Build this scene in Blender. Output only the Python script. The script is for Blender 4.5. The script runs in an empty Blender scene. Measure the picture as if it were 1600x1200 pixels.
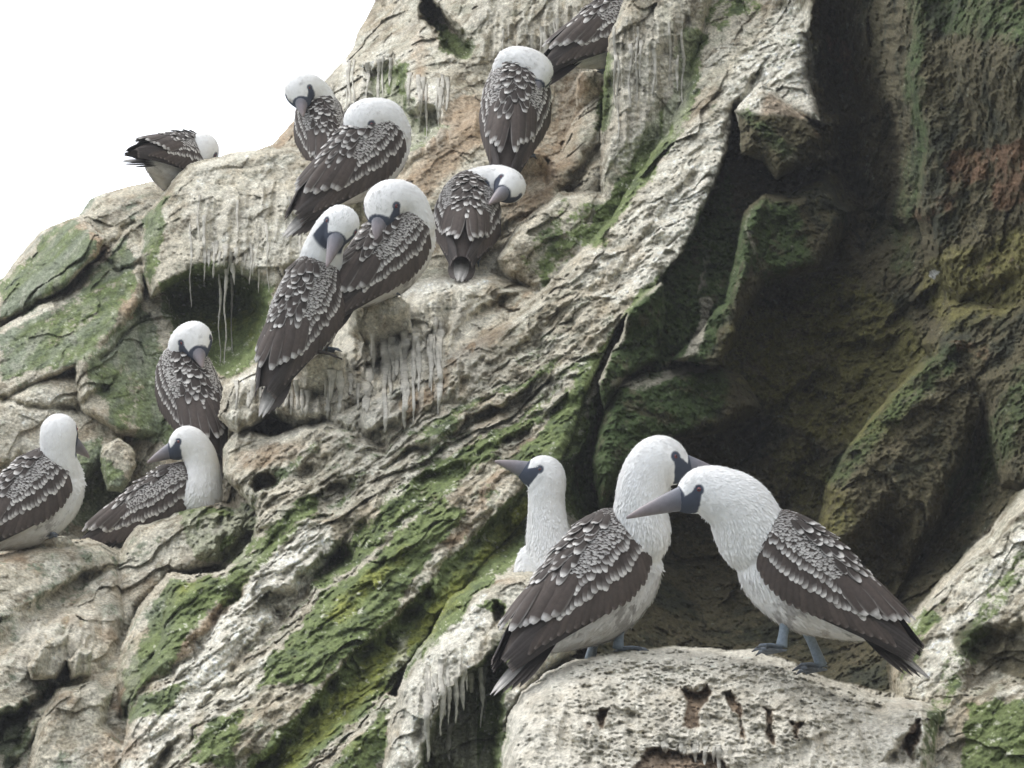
import bpy, math
import numpy as np
from mathutils import Vector, Matrix

# ------------------------------------------------------------------ camera, world, sun, exposure
SC = bpy.context.scene
COL = SC.collection
PITCH = math.radians(18.0)
FPX = 6570.0                       # focal length in pixels of the 1600 px wide photograph
CAM = np.array([0.0, 0.0, 1.6])
RT = np.array([1.0, 0.0, 0.0])
UP = np.array([0.0, -math.sin(PITCH), math.cos(PITCH)])
FW = np.array([0.0, math.cos(PITCH), math.sin(PITCH)])

cd = bpy.data.cameras.new('camera'); co = bpy.data.objects.new('camera', cd); COL.objects.link(co)
co.location = CAM.tolist(); co.rotation_euler = (math.pi/2 + PITCH, 0, 0)
cd.sensor_width = 36.0; cd.lens = FPX/1600.0*36.0; cd.clip_start = 0.1; cd.clip_end = 5000.0
SC.camera = co
SC.view_settings.view_transform = 'Standard'
SC.view_settings.look = 'None'
SC.view_settings.gamma = 1.0
SC.view_settings.exposure = 0.90

SUN_EL = math.radians(58); SUN_AZ = math.radians(-65)     # azimuth measured from +Y towards +X
SUN_DIR = Vector((math.sin(SUN_AZ)*math.cos(SUN_EL), math.cos(SUN_AZ)*math.cos(SUN_EL), math.sin(SUN_EL)))
world = bpy.data.worlds.new('World'); SC.world = world; world.use_nodes = True
wn = world.node_tree.nodes; wl = world.node_tree.links; wn.clear()
w_out = wn.new('ShaderNodeOutputWorld')
w_sky = wn.new('ShaderNodeTexSky'); w_sky.sky_type = 'NISHITA'; w_sky.sun_disc = False
w_sky.sun_elevation = SUN_EL; w_sky.sun_rotation = SUN_AZ
w_b1 = wn.new('ShaderNodeBackground'); w_b1.inputs['Strength'].default_value = 0.05
wl.new(w_sky.outputs[0], w_b1.inputs['Color'])
# overcast layer: brightest towards the veiled sun, dimmest opposite it
w_tc = wn.new('ShaderNodeTexCoord')
w_dot = wn.new('ShaderNodeVectorMath'); w_dot.operation = 'DOT_PRODUCT'
w_dot.inputs[1].default_value = Vector((-0.35, 0.42, 0.84)).normalized()
wl.new(w_tc.outputs['Generated'], w_dot.inputs[0])
w_mr = wn.new('ShaderNodeMapRange'); w_mr.inputs['From Min'].default_value = -0.55; w_mr.inputs['From Max'].default_value = 0.9
w_mr.inputs['To Min'].default_value = 0.74; w_mr.inputs['To Max'].default_value = 1.0; w_mr.interpolation_type = 'SMOOTHSTEP'
wl.new(w_dot.outputs['Value'], w_mr.inputs['Value'])
w_nz = wn.new('ShaderNodeTexNoise'); w_nz.inputs['Scale'].default_value = 5.0; w_nz.inputs['Detail'].default_value = 4
wl.new(w_tc.outputs['Generated'], w_nz.inputs['Vector'])
w_cr = wn.new('ShaderNodeMixRGB'); w_cr.inputs[1].default_value = (0.97, 0.98, 1.0, 1); w_cr.inputs[2].default_value = (1.0, 0.985, 0.95, 1)
wl.new(w_nz.outputs['Fac'], w_cr.inputs[0])
w_b2 = wn.new('ShaderNodeBackground')
w_cl = wn.new('ShaderNodeMapRange'); w_cl.inputs['From Min'].default_value = .36; w_cl.inputs['From Max'].default_value = .62; w_cl.inputs['To Min'].default_value = .60; w_cl.inputs['To Max'].default_value = 1.12
wl.new(w_nz.outputs['Fac'], w_cl.inputs['Value']); w_mu = wn.new('ShaderNodeMath'); w_mu.operation = 'MULTIPLY'
wl.new(w_mr.outputs[0], w_mu.inputs[0]); wl.new(w_cl.outputs[0], w_mu.inputs[1])
wl.new(w_cr.outputs[0], w_b2.inputs['Color']); wl.new(w_mu.outputs[0], w_b2.inputs['Strength'])
w_add = wn.new('ShaderNodeAddShader'); wl.new(w_b1.outputs[0], w_add.inputs[0]); wl.new(w_b2.outputs[0], w_add.inputs[1])
wl.new(w_add.outputs[0], w_out.inputs['Surface'])

sd = bpy.data.lights.new('sun', 'SUN'); sd.energy = 0.9; sd.angle = math.radians(14); sd.color = (1.0, 0.97, 0.92)
so = bpy.data.objects.new('sun', sd); COL.objects.link(so)
so.rotation_euler = SUN_DIR.to_track_quat('Z', 'Y').to_euler(); so.location = (-20, 0, 30)

# ------------------------------------------------------------------ helpers
def W(px, py, d):
    px = np.asarray(px, float); py = np.asarray(py, float); d = np.asarray(d, float)
    a = (px-800.0)/FPX*d; b = (600.0-py)/FPX*d
    return CAM + a[..., None]*RT + b[..., None]*UP + d[..., None]*FW
def V3(r, u, t):                     # direction from (right, up, towards viewer) to world
    v = r*RT + u*UP - t*FW
    return v/np.linalg.norm(v)

rng = np.random.RandomState(7)
_perm = rng.permutation(256).astype(np.int32); _perm = np.concatenate([_perm, _perm])
_grad = rng.normal(size=(256, 3)).astype(np.float32); _grad /= np.linalg.norm(_grad, axis=1)[:, None]
def perlin(x, y, z):
    x = np.asarray(x, np.float32); y = np.asarray(y, np.float32); z = np.asarray(z, np.float32)
    xi = np.floor(x).astype(np.int32); yi = np.floor(y).astype(np.int32); zi = np.floor(z).astype(np.int32)
    xf = x-xi; yf = y-yi; zf = z-zi
    u = xf*xf*xf*(xf*(xf*6-15)+10); v = yf*yf*yf*(yf*(yf*6-15)+10); w = zf*zf*zf*(zf*(zf*6-15)+10)
    def g(dx, dy, dz):
        h = _perm[(_perm[(_perm[(xi+dx) & 255] + yi+dy) & 255] + zi+dz) & 255]
        gr = _grad[h]
        return gr[..., 0]*(xf-dx) + gr[..., 1]*(yf-dy) + gr[..., 2]*(zf-dz)
    def lerp(a, b, t): return a + t*(b-a)
    x00 = lerp(g(0,0,0), g(1,0,0), u); x10 = lerp(g(0,1,0), g(1,1,0), u)
    x01 = lerp(g(0,0,1), g(1,0,1), u); x11 = lerp(g(0,1,1), g(1,1,1), u)
    return lerp(lerp(x00, x10, v), lerp(x01, x11, v), w)*1.6
def fbm(x, y, z, f, octs=4, gain=0.5, ridged=False, seed=0.0):
    s = 0.0; a = 1.0; tot = 0.0
    for k in range(octs):
        n = perlin(x*f+seed+k*17.3, y*f+seed*1.7, z*f-seed)
        if ridged: n = 1.0-2.0*np.abs(n)
        s = s + a*n; tot += a; a *= gain; f *= 2.03
    return s/tot
def sstep(a, b, x):
    t = np.clip((x-a)/(b-a), 0, 1); return t*t*(3-2*t)
def seg_dist(pts, X, Y):
    d2 = np.full(X.shape, 1e12)
    for (ax, ay), (bx, by) in zip(pts[:-1], pts[1:]):
        vx, vy = bx-ax, by-ay; L = vx*vx+vy*vy+1e-9
        t = np.clip(((X-ax)*vx+(Y-ay)*vy)/L, 0, 1)
        dx = X-ax-t*vx; dy = Y-ay-t*vy
        d2 = np.minimum(d2, dx*dx+dy*dy)
    return np.sqrt(d2)
def inside(pts, X, Y):
    r = np.zeros(X.shape, bool); n = len(pts)
    for i in range(n):
        x1, y1 = pts[i]; x2, y2 = pts[(i+1) % n]
        if y1 == y2: continue
        c = ((y1 > Y) != (y2 > Y)) & (X < (x2-x1)*(Y-y1)/(y2-y1)+x1)
        r ^= c
    return r
def poly_sd(pts, X, Y):
    p = list(pts)+[pts[0]]
    d = seg_dist(p, X, Y)
    return np.where(inside(pts, X, Y), d, -d)
def mesh_obj(name, verts, faces, mat, parent=None, cols=None, smooth=True, link=True):
    verts = np.asarray(verts, np.float32)
    me = bpy.data.meshes.new(name)
    me.from_pydata(verts.tolist(), [], [tuple(int(i) for i in f) for f in faces])
    if cols is not None:
        ca = me.color_attributes.new('Col', 'FLOAT_COLOR', 'POINT')
        c = np.ones((len(verts), 4), np.float32); c[:, :3] = np.asarray(cols)[:, :3]
        ca.data.foreach_set('color', c.ravel())
    me.polygons.foreach_set('use_smooth', [smooth]*len(me.polygons))
    if mat: me.materials.append(mat)
    me.update()
    o = bpy.data.objects.new(name, me)
    if link: COL.objects.link(o)
    if parent: o.parent = parent
    return o
def grid_mesh(name, P, keep, cols, mat):
    H, Wd = P.shape[:2]
    idx = np.arange(H*Wd).reshape(H, Wd)
    q = np.stack([idx[:-1, :-1], idx[1:, :-1], idx[1:, 1:], idx[:-1, 1:]], -1).reshape(-1, 4)
    kf = keep.ravel()
    q = q[kf[q].all(1)]
    used = np.zeros(H*Wd, bool); used[q.ravel()] = True
    remap = np.cumsum(used)-1
    q = remap[q].astype(np.int32); Vv = P.reshape(-1, 3)[used].astype(np.float32); Cc = cols.reshape(-1, cols.shape[-1])[used]
    me = bpy.data.meshes.new(name)
    me.vertices.add(len(Vv)); me.vertices.foreach_set('co', Vv.ravel())
    me.loops.add(q.size); me.loops.foreach_set('vertex_index', q.ravel())
    me.polygons.add(len(q)); me.polygons.foreach_set('loop_start', np.arange(0, q.size, 4, dtype=np.int32))
    me.polygons.foreach_set('loop_total', np.full(len(q), 4, np.int32))
    me.polygons.foreach_set('use_smooth', np.ones(len(q), bool))
    me.update(calc_edges=True); me.validate()
    ca = me.color_attributes.new('Col', 'FLOAT_COLOR', 'POINT')
    c = np.ones((len(Vv), 4), np.float32); c[:, :Cc.shape[1]] = Cc
    ca.data.foreach_set('color', c.ravel())
    me.materials.append(mat)
    o = bpy.data.objects.new(name, me); COL.objects.link(o)
    return o
def principled(name, base=(0.5,0.5,0.5), rough=0.8, attr=True, spec=0.3, noise=None, bump=None, sheen=0.0):
    m = bpy.data.materials.new(name); m.use_nodes = True
    n = m.node_tree.nodes; l = m.node_tree.links
    b = n['Principled BSDF']; b.inputs['Roughness'].default_value = rough
    b.inputs['Specular IOR Level'].default_value = spec
    b.inputs['Base Color'].default_value = (*base, 1)
    tc = n.new('ShaderNodeTexCoord')
    src = None
    if attr:
        a = n.new('ShaderNodeAttribute'); a.attribute_name = 'Col'; src = a.outputs['Color']
    if noise:
        sc, lo, hi = noise
        t = n.new('ShaderNodeTexNoise'); t.inputs['Scale'].default_value = sc; t.inputs['Detail'].default_value = 6; t.inputs['Roughness'].default_value = 0.65
        l.new(tc.outputs['Object'], t.inputs['Vector'])
        mr = n.new('ShaderNodeMapRange'); mr.inputs['From Min'].default_value = 0.3; mr.inputs['From Max'].default_value = 0.7
        mr.inputs['To Min'].default_value = lo; mr.inputs['To Max'].default_value = hi
        l.new(t.outputs['Fac'], mr.inputs['Value'])
        mx = n.new('ShaderNodeVectorMath'); mx.operation = 'SCALE'
        if src is None: mx.inputs[0].default_value = base
        else: l.new(src, mx.inputs[0])
        l.new(mr.outputs[0], mx.inputs['Scale']); src = mx.outputs[0]
    if src is not None: l.new(src, b.inputs['Base Color'])
    if bump:
        sc, st, di = bump
        t2 = n.new('ShaderNodeTexNoise'); t2.inputs['Scale'].default_value = sc; t2.inputs['Detail'].default_value = 5; t2.inputs['Roughness'].default_value = 0.7
        l.new(tc.outputs['Object'], t2.inputs['Vector'])
        bp = n.new('ShaderNodeBump'); bp.inputs['Strength'].default_value = st; bp.inputs['Distance'].default_value = di
        l.new(t2.outputs['Fac'], bp.inputs['Height']); l.new(bp.outputs[0], b.inputs['Normal'])
    return m
#@@CLIFF
# ------------------------------------------------------------------ the cliff (one relief sheet, sculpted and displaced)
STEP = 1.6
def axis(lo, hi, far_lo, far_hi):
    a = [lo+i*STEP for i in range(int((hi-lo)/STEP)+1)]
    s = STEP; x = a[-1]; out = []
    while x < far_hi: s = min(s*1.05, 30); x += s; out.append(x)
    s = STEP; x = a[0]; pre = []
    while x > far_lo: s = min(s*1.05, 30); x -= s; pre.append(x)
    return np.array(pre[::-1]+a+out)
gx = axis(-30, 1630, -900, 2700); gy = axis(-30, 1230, -900, 2600)
X0, Y0 = np.meshgrid(gx, gy)
# irregular outlines: nudge the sculpting coordinates
q0 = X0/150.0; q1 = Y0/150.0; zz = np.zeros_like(q0)
wx = 20*fbm(q0, q1, zz, 1.0, 3, seed=3.1) + 14*fbm(q0, q1, zz, 5.0, 4, 0.6, seed=9.1)
wy = 20*fbm(q0, q1, zz, 1.0, 3, seed=31.7) + 14*fbm(q0, q1, zz, 5.0, 4, 0.6, seed=19.4)
STEPMOD = np.clip(.55+2.2*fbm(q0, q1, zz, 1.6, 3, seed=201.0), 0, 1.3)
X = X0+wx; Y = Y0+wy
XS = X0+wx*0.35; YS = Y0+wy*0.35       # gentler warp for traced outlines

CTRL = [(0,450,14.2),(130,320,14.4),(300,260,14.5),(430,240,14.5),(520,120,14.6),(590,0,15),
 (0,600,13.4),(200,600,13.4),(200,480,13.7),(350,500,13.6),(0,850,12.6),(200,850,13.1),(0,1000,11.8),(200,1050,11.5),(0,1200,11),(300,1200,10.8),
 (400,700,12.6),(560,620,12.3),(450,900,11.6),(450,1100,10.8),(600,800,11.6),(600,1000,10.9),(600,1200,10.2),(750,700,11.5),(800,550,11.9),
 (650,450,12.6),(700,300,13.1),(600,150,13.8),(750,50,14.0),(900,200,13.6),(900,400,12.6),(1000,250,12.8),(1000,450,12.0),(1100,100,13.0),(1200,100,12.8),
 (900,650,11.4),(840,820,11.2),(850,900,10.7),
 (1250,500,12.2),(1200,700,12.0),(1350,350,12.3),(1350,150,12.3),(1450,500,11.6),(1450,700,11.4),(1550,300,11.0),(1550,100,10.6),
 (1300,900,11.4),(1100,950,11.5),(1400,850,11.3),(1600,600,10.8),(1600,900,10.3),(1250,1100,10.6),(1000,800,11.9),(1000,600,11.9),
 (1500,1200,9.6),(1200,1300,9.8),(800,1300,9.8),(2600,0,9.8),(2600,1200,7.8),(1600,-700,12),(900,-900,14),(-900,1200,13),(-900,500,16),
 (-900,2600,10),(800,2600,7.6),(2600,2600,7),(1300,-300,12.3),(2000,-300,11)]
cp = np.array(CTRL, float); sc_ = 1000.0
def tps(r2): return np.where(r2 > 1e-12, 0.5*r2*np.log(r2+1e-20), 0.0)
A = cp[:, :2]/sc_
K = tps(((A[:, None]-A[None])**2).sum(-1)) + 1e-4*np.eye(len(A))
Pm = np.hstack([np.ones((len(A), 1)), A])
M_ = np.block([[K, Pm], [Pm.T, np.zeros((3, 3))]])
sol = np.linalg.solve(M_, np.concatenate([cp[:, 2], np.zeros(3)]))
D = sol[-3] + sol[-2]*XS/sc_ + sol[-1]*YS/sc_
for (ax, ay), wk in zip(A, sol[:-3]): D = D + wk*tps((XS/sc_-ax)**2+(YS/sc_-ay)**2)
D = np.clip(D, 5.5, 18)

def bbox(pts, m):
    xs = [p[0] for p in pts]; ys = [p[1] for p in pts]
    i0, i1 = np.searchsorted(gx, [min(xs)-m-40, max(xs)+m+40]); j0, j1 = np.searchsorted(gy, [min(ys)-m-40, max(ys)+m+40])
    return slice(j0, j1), slice(i0, i1)
def block(pts, dep, w=30, h=0.25, soft=False):
    """a rock mass in front of what lies behind: outline, three depth samples, rounded rim"""
    global D
    s = bbox(pts, 5)
    x = (X if soft else XS)[s]; y = (Y if soft else YS)[s]
    sd_ = poly_sd(pts, x, y)
    a = np.array([[p[0], p[1], 1.0] for p in dep]); c = np.linalg.lstsq(a, np.array([p[2] for p in dep]), rcond=None)[0]
    t = np.clip(1-sd_/w, 0, 1)
    d = c[0]*x+c[1]*y+c[2] + h*(1-np.sqrt(np.clip(1-t*t, 0, 1)))
    D[s] = np.where(sd_ > 0, np.minimum(D[s], d), D[s])
def brush(pts, w, amt, p=2.0):
    """push the rock out (negative) or carve it in (positive) along a line"""
    s = bbox(pts, w*2.2)
    d = seg_dist(pts, X[s], Y[s])
    D[s] += amt*np.exp(-(d/w)**p)
def step(pts, w, amt, reach):
    """a ledge: rock on the right-hand side of the line (walking along it) is set back abruptly, fading over reach"""
    s = bbox(pts, reach)
    x = X[s]; y = Y[s]
    d = seg_dist(pts, x, y)
    best = np.full(x.shape, 1e12); side = np.zeros(x.shape)
    for (ax, ay), (bx, by) in zip(pts[:-1], pts[1:]):
        vx, vy = bx-ax, by-ay; L = vx*vx+vy*vy
        t = np.clip(((x-ax)*vx+(y-ay)*vy)/L, 0, 1)
        q = (x-ax-t*vx)**2+(y-ay-t*vy)**2
        m = q < best; best = np.where(m, q, best); side = np.where(m, vx*(y-ay)-vy*(x-ax), side)
    sgn = np.sign(side)
    e = min(1, 1)*sstep(reach, reach*0.1, d)
    D[s] += .8*amt*e*sstep(-w, w, sgn*d)*STEPMOD[s]
def hole(pts, w, amt):
    s = bbox(pts, 5)
    sd_ = poly_sd(pts, X[s], Y[s])
    D[s] += amt*sstep(0, w, sd_)

#@@SCULPT
exec_sculpt = True
# --- upper left rocks against the sky
block([(118,345),(150,303),(235,280),(300,278),(330,300),(260,380),(200,420),(150,400)], [(150,330,14.2),(280,300,14.3),(200,400,13.9)], 30, .3)
block([(-400,900),(-300,560),(0,445),(35,392),(62,360),(125,337),(168,372),(150,402),(100,448),(20,497),(-60,560)], [(0,460,14.0),(120,350,14.0),(100,440,13.6)], 22, .2)
block([(-200,640),(0,512),(60,470),(105,455),(155,405),(205,352),(232,390),(225,470),(150,560),(95,585),(20,620),(-80,700)], [(0,540,13.5),(200,370,13.9),(120,580,13.2)], 16, .16)
block([(215,470),(250,520),(262,600),(255,690),(180,680),(128,640),(115,560),(150,520)], [(200,480,13.6),(240,680,13.2),(130,600,13.1)], 20, .22)
block([(-200,700),(0,625),(60,590),(150,580),(205,640),(190,700),(120,760),(70,840),(-200,900)], [(0,640,13.1),(150,600,13.3),(60,800,12.8)], 18, .2)
block([(218,400),(228,335),(262,290),(290,252),(330,246),(385,233),(430,226),(505,240),(520,300),(505,400),(450,425),(440,470),(425,520),(405,440),(375,425),(340,430),(300,430),(262,452),(235,470)], [(280,260,14.0),(480,250,13.9),(380,420,13.5)], 20, .22)
# top mass, brown shelf and pillars
block([(430,240),(505,130),(560,90),(640,100),(700,180),(740,190),(700,215),(640,250),(610,300),(560,300),(500,280)], [(520,150,14.5),(700,200,13.9),(560,290,13.9)], 14, .2)
block([(640,250),(700,205),(745,170),(790,230),(840,260),(870,250),(900,180),(955,120),(960,250),(930,330),(860,440),(700,440),(590,430),(590,330)], [(680,220,13.3),(930,200,13.1),(700,430,12.6)], 30, .25)
block([(940,300),(943,120),(952,60),(975,5),(1000,-300),(1130,-300),(1115,0),(1085,120),(1060,220),(985,340),(920,410),(850,470),(790,430),(775,405),(810,350),(872,300)], [(960,100,12.7),(1200,0,12.8),(860,430,12.3)], 16, .22)
# bird ledges with guano curtains
block([(500,600),(530,545),(568,500),(612,462),(680,428),(770,424),(850,450),(905,470),(920,560),(800,640),(700,700),(600,690),(520,660)], [(600,480,12.3),(780,430,12.3),(600,690,11.75)], 34, .3)
block([(340,650),(350,600),(385,575),(425,560),(500,556),(570,575),(590,620),(520,660),(460,665),(420,650),(370,680)], [(370,600,12.1),(560,580,12.0),(460,660,11.85)], 22, .25)
block([(262,905),(300,905),(350,892),(395,850),(402,800),(352,745),(348,700),(372,668),(420,680),(500,650),(640,600),(820,480),(885,415),(955,345),(1045,200),(1085,80),(1100,-300),(1330,-300),(1262,60),(1262,120),(1285,190),(1150,165),(1135,240),(1100,330),(1065,400),(1030,440),(962,512),(930,590),(905,655),(870,740),(800,830),(690,960),(590,1110),(500,1300),(180,1300),(200,1100),(250,1000)],
      [(1000,500,11.55),(500,750,11.55),(400,1200,10.3)], 20, .14)
# lower left
block([(-200,870),(0,862),(60,846),(140,840),(190,860),(200,960),(180,1080),(100,1110),(40,1180),(-200,1400)], [(0,880,11.9),(180,880,12.2),(60,1100,11.2)], 24, .3)
block([(176,880),(215,815),(285,797),(350,786),(395,800),(380,850),(345,885),(270,900),(215,960),(190,1040),(176,980)], [(200,850,12.35),(360,800,12.3),(200,1000,11.9)], 22, .22)
block([(180,1075),(188,1010),(215,950),(262,895),(340,898),(362,925),(300,1010),(235,1060),(190,1130)], [(200,1050,11.3),(340,910,11.5),(220,1100,11.1)], 14, .12)
block([(40,1200),(60,1130),(90,1075),(150,1060),(175,1080),(165,1130),(230,1200),(200,1300),(0,1300)], [(60,1200,10.8),(150,1070,11.0),(200,1200,10.8)], 18, .2)
block([(42,1040),(70,1000),(105,990),(110,1030),(90,1060),(50,1062)], [(60,1000,11.1),(100,1000,11.2),(80,1060,11.1)], 8, .12)
block([(108,1030),(125,1012),(145,1015),(142,1055),(112,1062)], [(110,1020,11.1),(140,1020,11.1),(120,1060,11.1)], 8, .12)
block([(160,700),(185,685),(210,705),(212,730),(190,770),(165,765),(158,730)], [(160,700,12.9),(210,710,12.9),(180,760,12.8)], 12, .15)
# lower centre
block([(470,1300),(520,1190),(560,1130),(600,1085),(625,1090),(640,1120),(620,1300)], [(500,1200,9.9),(600,1100,10.0),(620,1250,9.8)], 14, .15)
block([(590,1300),(603,1160),(618,1090),(635,1040),(672,990),(698,940),(735,912),(790,893),(850,893),(900,935),(900,1020),(860,1050),(800,1120),(780,1300)], [(640,1060,9.75),(800,900,9.9),(700,1250,9.4)], 22, .22)
# cave side
block([(1150,172),(1190,128),(1240,165),(1285,205),(1290,250),(1245,262),(1215,280),(1190,250),(1160,240)], [(1150,180,12.05),(1280,210,12.1),(1220,270,11.95)], 22, .2)
block([(1165,330),(1190,305),(1235,300),(1290,265),(1340,330),(1290,420),(1200,440),(1140,520),(1130,470)], [(1170,340,11.9),(1280,300,12.1),(1180,440,11.7)], 26, .3)
block([(940,800),(925,720),(945,640),(965,602),(1010,580),(1060,572),(1110,565),(1160,590),(1190,640),(1120,680),(1040,690),(975,740)], [(960,620,11.3),(1150,600,11.6),(960,760,11.1)], 24, .28)
block([(1050,560),(1090,520),(1120,480),(1140,470),(1150,520),(1130,570)], [(1060,560,11.4),(1130,480,11.5),(1130,570,11.4)], 14, .15)
block([(970,520),(985,480),(1010,455),(1035,440),(1040,480),(1030,560),(980,590),(945,640),(935,600)], [(990,480,11.5),(1035,450,11.6),(950,620,11.3)], 12, .15)
block([(1412,-300),(1425,0),(1418,120),(1440,230),(1430,330),(1445,420),(1500,480),(1650,440),(2400,600),(2400,-300)], [(1420,0,11.3),(1650,0,10.6),(1500,450,11.1)], 40, .45)
block([(1270,880),(1290,760),(1330,690),(1390,620),(1440,570),(1490,540),(1545,560),(1560,620),(1530,700),(1480,800),(1420,900),(1390,960),(1300,960)], [(1330,720,10.9),(1540,580,10.9),(1400,900,10.7)], 44, .4)
block([(1440,540),(1480,470),(1560,470),(1700,420),(2400,500),(2400,900),(1700,800),(1560,760),(1530,640)], [(1480,520,11.1),(1650,480,10.6),(1600,760,10.4)], 40, .35)
hole([(1250,1000),(1300,860),(1380,760),(1440,800),(1440,880),(1400,960),(1380,1010)], 60, .3)
# right foreground slope and perch boulder
block([(1395,1090),(1385,1040),(1405,990),(1450,930),(1500,870),(1545,835),(1580,775),(1640,740),(2400,500),(2400,1500),(1440,1500)], [(1400,1050,9.5),(1600,800,9.6),(1500,1200,9.0)], 30, .3)
block([(780,1500),(784,1180),(795,1120),(815,1082),(850,1054),(900,1032),(960,1018),(1060,1008),(1180,1012),(1240,1030),(1310,1064),(1380,1088),(1440,1092),(1475,1110),(1460,1200),(1440,1500)], [(800,1100,8.95),(1400,1100,9.0),(1100,1200,8.72)], 60, .32)

hole([(1268,-200),(1405,-200),(1408,120),(1425,230),(1420,380),(1340,420),(1320,330),(1296,260),(1292,190),(1270,130),(1266,60)], 40, .45)
# --- carved gullies, cracks and hollows
hole([(650,15),(665,-20),(690,5),(722,40),(740,55),(738,85),(715,95),(685,70),(660,45)], 14, .55)
hole([(250,455),(300,435),(340,432),(400,430),(430,470),(425,530),(400,560),(350,590),(300,560),(262,520)], 30, .25)
hole([(560,95),(620,75),(640,120),(650,160),(690,165),(700,190),(640,245),(610,235),(580,180)], 20, .25)
hole([(836,262),(850,245),(872,255),(872,280),(850,292)], 10, .3)
hole([(0,1115),(40,1090),(60,1115),(40,1180),(0,1230),(-40,1180)], 20, .25)
hole([(395,745),(425,735),(450,750),(440,775),(400,780)], 12, .2)
hole([(690,1080),(720,1050),(790,1005),(800,1045),(795,1110),(780,1210),(650,1230),(665,1150)], 20, .34)
hole([(762,962),(775,945),(790,948),(785,975),(765,985)], 8, .12)
hole([(1500,1010),(1530,975),(1600,960),(1640,1000),(1640,1080),(1560,1090),(1500,1095)], 30, .14)
hole([(1375,1190),(1400,1150),(1440,1125),(1440,1200)], 15, .12)
brush([(380,1230),(470,1170),(560,1085),(640,1000),(700,930),(760,850),(825,790)], 36, .20)
brush([(300,1080),(420,990),(480,900),(560,830)], 18, .07)
brush([(0,1010),(60,960),(150,900)], 20, .1)
brush([(0,505),(60,470),(105,452),(150,404),(212,350)], 5, .06)
brush([(0,1150),(90,1075)], 8, .15)
brush([(160,560),(232,500)], 4, .06)
brush([(120,640),(60,640),(0,625)], 6, .06)
brush([(150,405),(190,420),(225,410)], 5, .06)
brush([(190,1120),(240,1065),(320,1000),(370,930)], 9, .08)
brush([(420,640),(520,660),(600,690)], 10, .1)
brush([(955,130),(950,230),(880,300)], 10, .15)
brush([(1080,40),(1060,150),(1000,300),(960,380)], 22, .06)
brush([(870,740),(905,700),(930,640),(960,520),(1030,450)], 10, -.08)
brush([(640,250),(700,205),(750,180)], 16, -.08)
brush([(1290,750),(1340,680),(1400,610),(1490,545)], 14, -.12)
brush([(1425,0),(1418,120),(1436,230),(1420,330)], 22, -.18)
brush([(1140,520),(1165,380),(1190,320)], 16, -.14)
# ledges that run with the strata of the slope
for pts, w_, amt, reach in [
    ([(330,790),(430,745),(520,700),(640,640),(760,560),(850,500)], 5, .12, 60),
    ([(360,860),(470,790),(600,720),(700,680),(820,600),(930,520)], 5, .14, 60),
    ([(420,930),(520,850),(640,760),(760,700),(880,620)], 6, .15, 60),
    ([(240,1200),(330,1080),(430,960),(520,860)], 6, .15, 60),
    ([(420,1180),(520,1060),(620,960),(700,880),(790,790)], 6, .18, 70),
    ([(700,420),(820,330),(900,290)], 5, .1, 40),
    ([(500,600),(620,560),(760,470),(860,440)], 5, .1, 40),
    ([(900,480),(1000,380),(1100,240),(1180,120)], 6, .08, 60),
    ([(1100,720),(1200,640),(1300,560),(1420,480)], 8, .15, 90),
    ([(1150,900),(1220,800),(1260,700)], 8, .15, 80),
    ([(0,720),(90,650),(170,600)], 5, .08, 40),
    ([(20,960),(110,900),(180,880)], 6, .12, 50)]:
    step(pts, w_, amt, reach)

# small knobs the birds stand on
for fx, fy, fd, hw in [(57,838,12.18,40),(497,548,11.78,30),(590,462,11.93,36),(563,310,12.68,30),(745,424,12.58,36),(813,240,12.88,30),(940,112,13.23,30)]:
    i_ = np.searchsorted(gx, fx); j_ = np.searchsorted(gy, fy); ox = XS[j_, i_]-fx; oy = YS[j_, i_]-fy
    block([(fx+ox-hw*1.3, fy+oy+10), (fx+ox-hw, fy+oy), (fx+ox, fy+oy-3), (fx+ox+hw, fy+oy), (fx+ox+hw*1.4, fy+oy+12), (fx+ox+hw*1.5, fy+oy+60), (fx+ox, fy+oy+85), (fx+ox-hw*1.3, fy+oy+55)],
          [(fx-50, fy, fd-.03), (fx+50, fy, fd-.03), (fx, fy+80, fd+.22)], 26, .09)
# --- displacement, evaluated in world space
B = W(X0, Y0, D)
bx, by, bz = B[..., 0], B[..., 1]*0.45, B[..., 2]
# strata frame: slope beds climb to the right at about 48 degrees
ca, sa = math.cos(math.radians(47)), math.sin(math.radians(47))
al = bx*ca+bz*sa; ac = -bx*sa+bz*ca
def region(pts, soft, tight=False):
    m = np.zeros(X.shape); s = bbox(pts, soft+10)
    m[s] = sstep(-soft, soft, poly_sd(pts, (XS if tight else X)[s], (YS if tight else Y)[s])); return m
m_slope = region([(180,1300),(200,1050),(330,760),(560,640),(860,460),(1290,-100),(1260,100),(1030,440),(930,590),(860,760),(690,960),(500,1300)], 25)
m_left = region([(-300,1300),(-300,300),(250,250),(250,1000),(180,1300)], 40)
m_cave = region([(1290,-300),(1262,60),(1285,190),(1150,170),(1100,330),(1030,440),(962,512),(930,590),(890,760),(925,830),(880,905),(900,1300),(1390,1100),(1400,985),(1600,765),(2600,400),(2600,-300)], 8, True)
m_perch = region([(780,1500),(784,1180),(795,1120),(815,1082),(900,1032),(1060,1008),(1180,1012),(1310,1064),(1440,1092),(1440,1500)], 2, True)
m_rslope = region([(1395,1090),(1385,1040),(1450,930),(1545,835),(1640,740),(2400,500),(2400,1500),(1440,1500)], 12)
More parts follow.
